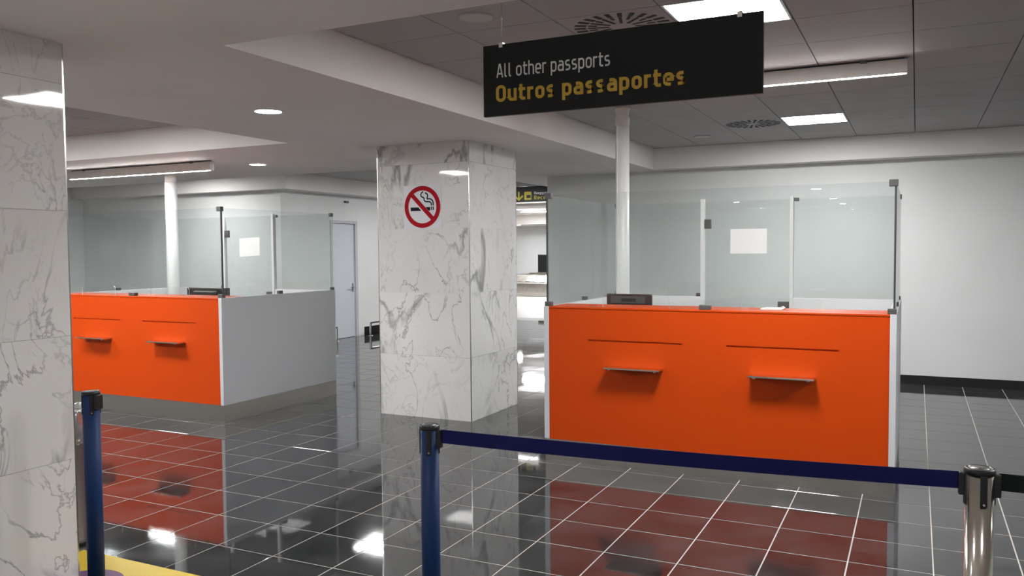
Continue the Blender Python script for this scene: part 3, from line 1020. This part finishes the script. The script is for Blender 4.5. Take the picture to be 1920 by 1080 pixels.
def rail(x, y, dx, dy, label):
    t = thing('guard_rail', label, 'rail', (x, y, 0), math.atan2(dy, dx))
    Ln = math.hypot(dx, dy)
    h = .235
    MB().box(-.016, Ln + .016, -.016, .016, h, h + .03, 0, .003).build('top_bar', 'chrome', t)
    for q in (0, Ln):
        MB().box(q - .016, q + .016, -.016, .016, 0.004, h, 0, .002).build('leg', 'chrome', t)
        MB().lathe(q, 0, [(.055, 0), (.055, .004), (.02, .012)], 20).build('floor_flange', 'chrome', t)
rail(-9.46, 12.12, -.0, -.75, 'low chrome guard rail beside the left booth corner, in front of the grey door')
rail(-9.46, 13.16, .0, .80, 'low chrome guard rail against the black baseboard, left of the middle pillar')

ws = thing('wall_sensor', 'tiny black sensor on the white wall above the grey door', 'sensor', (LX, 12.70, 2.555))
MB().box(0, .035, -.055, .055, -.018, .018, 0, .006).build('case', 'black', ws)
MB().box(.035, .037, -.03, .03, -.008, .008).build('lens', 'clamp', ws)
# baggage carousel
cr = thing('baggage_carousel', 'stainless baggage carousel in the far hall beyond the passage', 'carousel', (-12.6, 27.4, 0))
def stadium(r, L_, n=16):
    p = []
    for k in range(n + 1):
        a = -PI / 2 + PI * k / n; p.append((L_ + r * math.cos(a), r * math.sin(a)))
    for k in range(n + 1):
        a = PI / 2 + PI * k / n; p.append((-L_ + r * math.cos(a), r * math.sin(a)))
    return p
def ringwall(prof, L_):
    m = MB()
    n = None
    v, f = [], []
    for r, z in prof:
        s = stadium(r, L_); n = len(s)
        v += [(x, y, z) for x, y in s]
    for j in range(len(prof) - 1):
        for k in range(n):
            f.append((j * n + k, j * n + (k + 1) % n, (j + 1) * n + (k + 1) % n, (j + 1) * n + k))
    m.add(v, f)
    m.add(v[-n:], [tuple(range(n))])
    return m
ringwall([(1.36, 0), (1.36, .11)], 2.2).build('skirt', 'kick', cr)
ringwall([(1.40, .11), (1.40, .46), (1.38, .48), (1.10, .50)], 2.2).build('body', 'brushed', cr)
sl = stadium(1.14, 2.2, 10); su = stadium(.80, 2.2, 10)
def lerp(a, b, t_): return tuple(a[i] + (b[i] - a[i]) * t_ for i in range(2))
def resample(p, n):
    ln = [0]
    for k in range(len(p)):
        ln.append(ln[-1] + math.dist(p[k], p[(k + 1) % len(p)]))
    out = []
    for q in range(n):
        t_ = ln[-1] * q / n
        k = max(i for i in range(len(p)) if ln[i] <= t_)
        out.append(lerp(p[k], p[(k + 1) % len(p)], (t_ - ln[k]) / max(1e-9, ln[k + 1] - ln[k])))
    return out
n_pl = 60
A_ = resample(stadium(1.16, 2.2, 24), n_pl); B_ = resample(stadium(.92, 2.2, 24), n_pl)
for k in range(n_pl):
    a, b = A_[k], A_[(k + 1) % n_pl]; c, d = B_[(k + 1) % n_pl], B_[k]
    lift = .012 * (k % 2)
    m = MB().add([(*a, .52 + lift), (*b, .50 + lift), (*c, .70 + lift), (*d, .72 + lift), (*a, .49), (*b, .49), (*c, .62), (*d, .62)],
                 [(0, 1, 2, 3), (7, 6, 5, 4), (0, 4, 5, 1), (1, 5, 6, 2), (2, 6, 7, 3), (3, 7, 4, 0)])
    m.build('plate', 'brushed' if k % 2 else 'metal_trim', cr)
ringwall([(.90, .50), (.90, .66), (.86, .70)], 2.2).build('core', 'brushed', cr)
hb = thing('conveyor_outlet', 'steel conveyor outlet with black curtain by the far wall', 'conveyor', (-13.62, 30.2, 0))
MB().box(-.10, 2.5, -.5, .78, 0, .72, 0, .01).build('conveyor_bed', 'brushed', hb)
MB().box(-.22, 2.2, .60, .78, .72, 1.43, 0, .01).build('hatch_frame', 'metal_trim', hb)
MB().box(-.19, 2.17, .585, .60, .72, 1.40).build('curtain', 'black_matte', hb)

# ------------------------------------------------------------------ small things by the left pillar
bn = thing('waste_bin', 'grey metal waste bin with shiny plastic liner, behind the left blue post', 'bin', (-4.33, 3.09, 0))
MB().lathe(0, 0, [(.128, 0), (.128, .012), (.122, .022), (.122, .60), (.118, .74)], 36).build('body', 'bin_grey', bn)
MB().lathe(0, 0, [(.133, 0), (.133, .02), (.127, .024)], 36).build('base_ring', 'black', bn)
lv, lf = [], []
n = 60
rows = [(.129, .575), (.134, .60), (.130, .65), (.135, .70), (.128, .755), (.122, .768), (.108, .765), (.105, .70)]
for j, (r, z) in enumerate(rows):
    for k in range(n):
        a = 2 * PI * k / n
        q = r + (.006 * math.sin(7 * a + j * 1.3) + .004 * math.sin(13 * a - j * 2.1)) * (1 if 0 < j < 5 else .5)
        lv.append((q * math.cos(a), q * math.sin(a), z + .010 * math.sin(5 * a + j)))
for j in range(len(rows) - 1):
    for k in range(n):
        lf.append((j * n + k, j * n + (k + 1) % n, (j + 1) * n + (k + 1) % n, (j + 1) * n + k))
MB().add(lv, lf, 0, True).build('liner', 'plastic_bag', bn)

fs = thing('floor_sticker', 'yellow floor sticker with a purple disc at the bottom left', 'floor sticker', (-3.5, 2.78, 0))
MB().box(-.62, .62, -.30, .243, .0002, .0016).build('sheet', 'yellow', fs)
MB().plane_poly([(-.20 + .20 * math.cos(2 * PI * k / 40), -.095 + .20 * math.sin(2 * PI * k / 40), .0022) for k in range(40)]).build('disc', 'purple', fs)
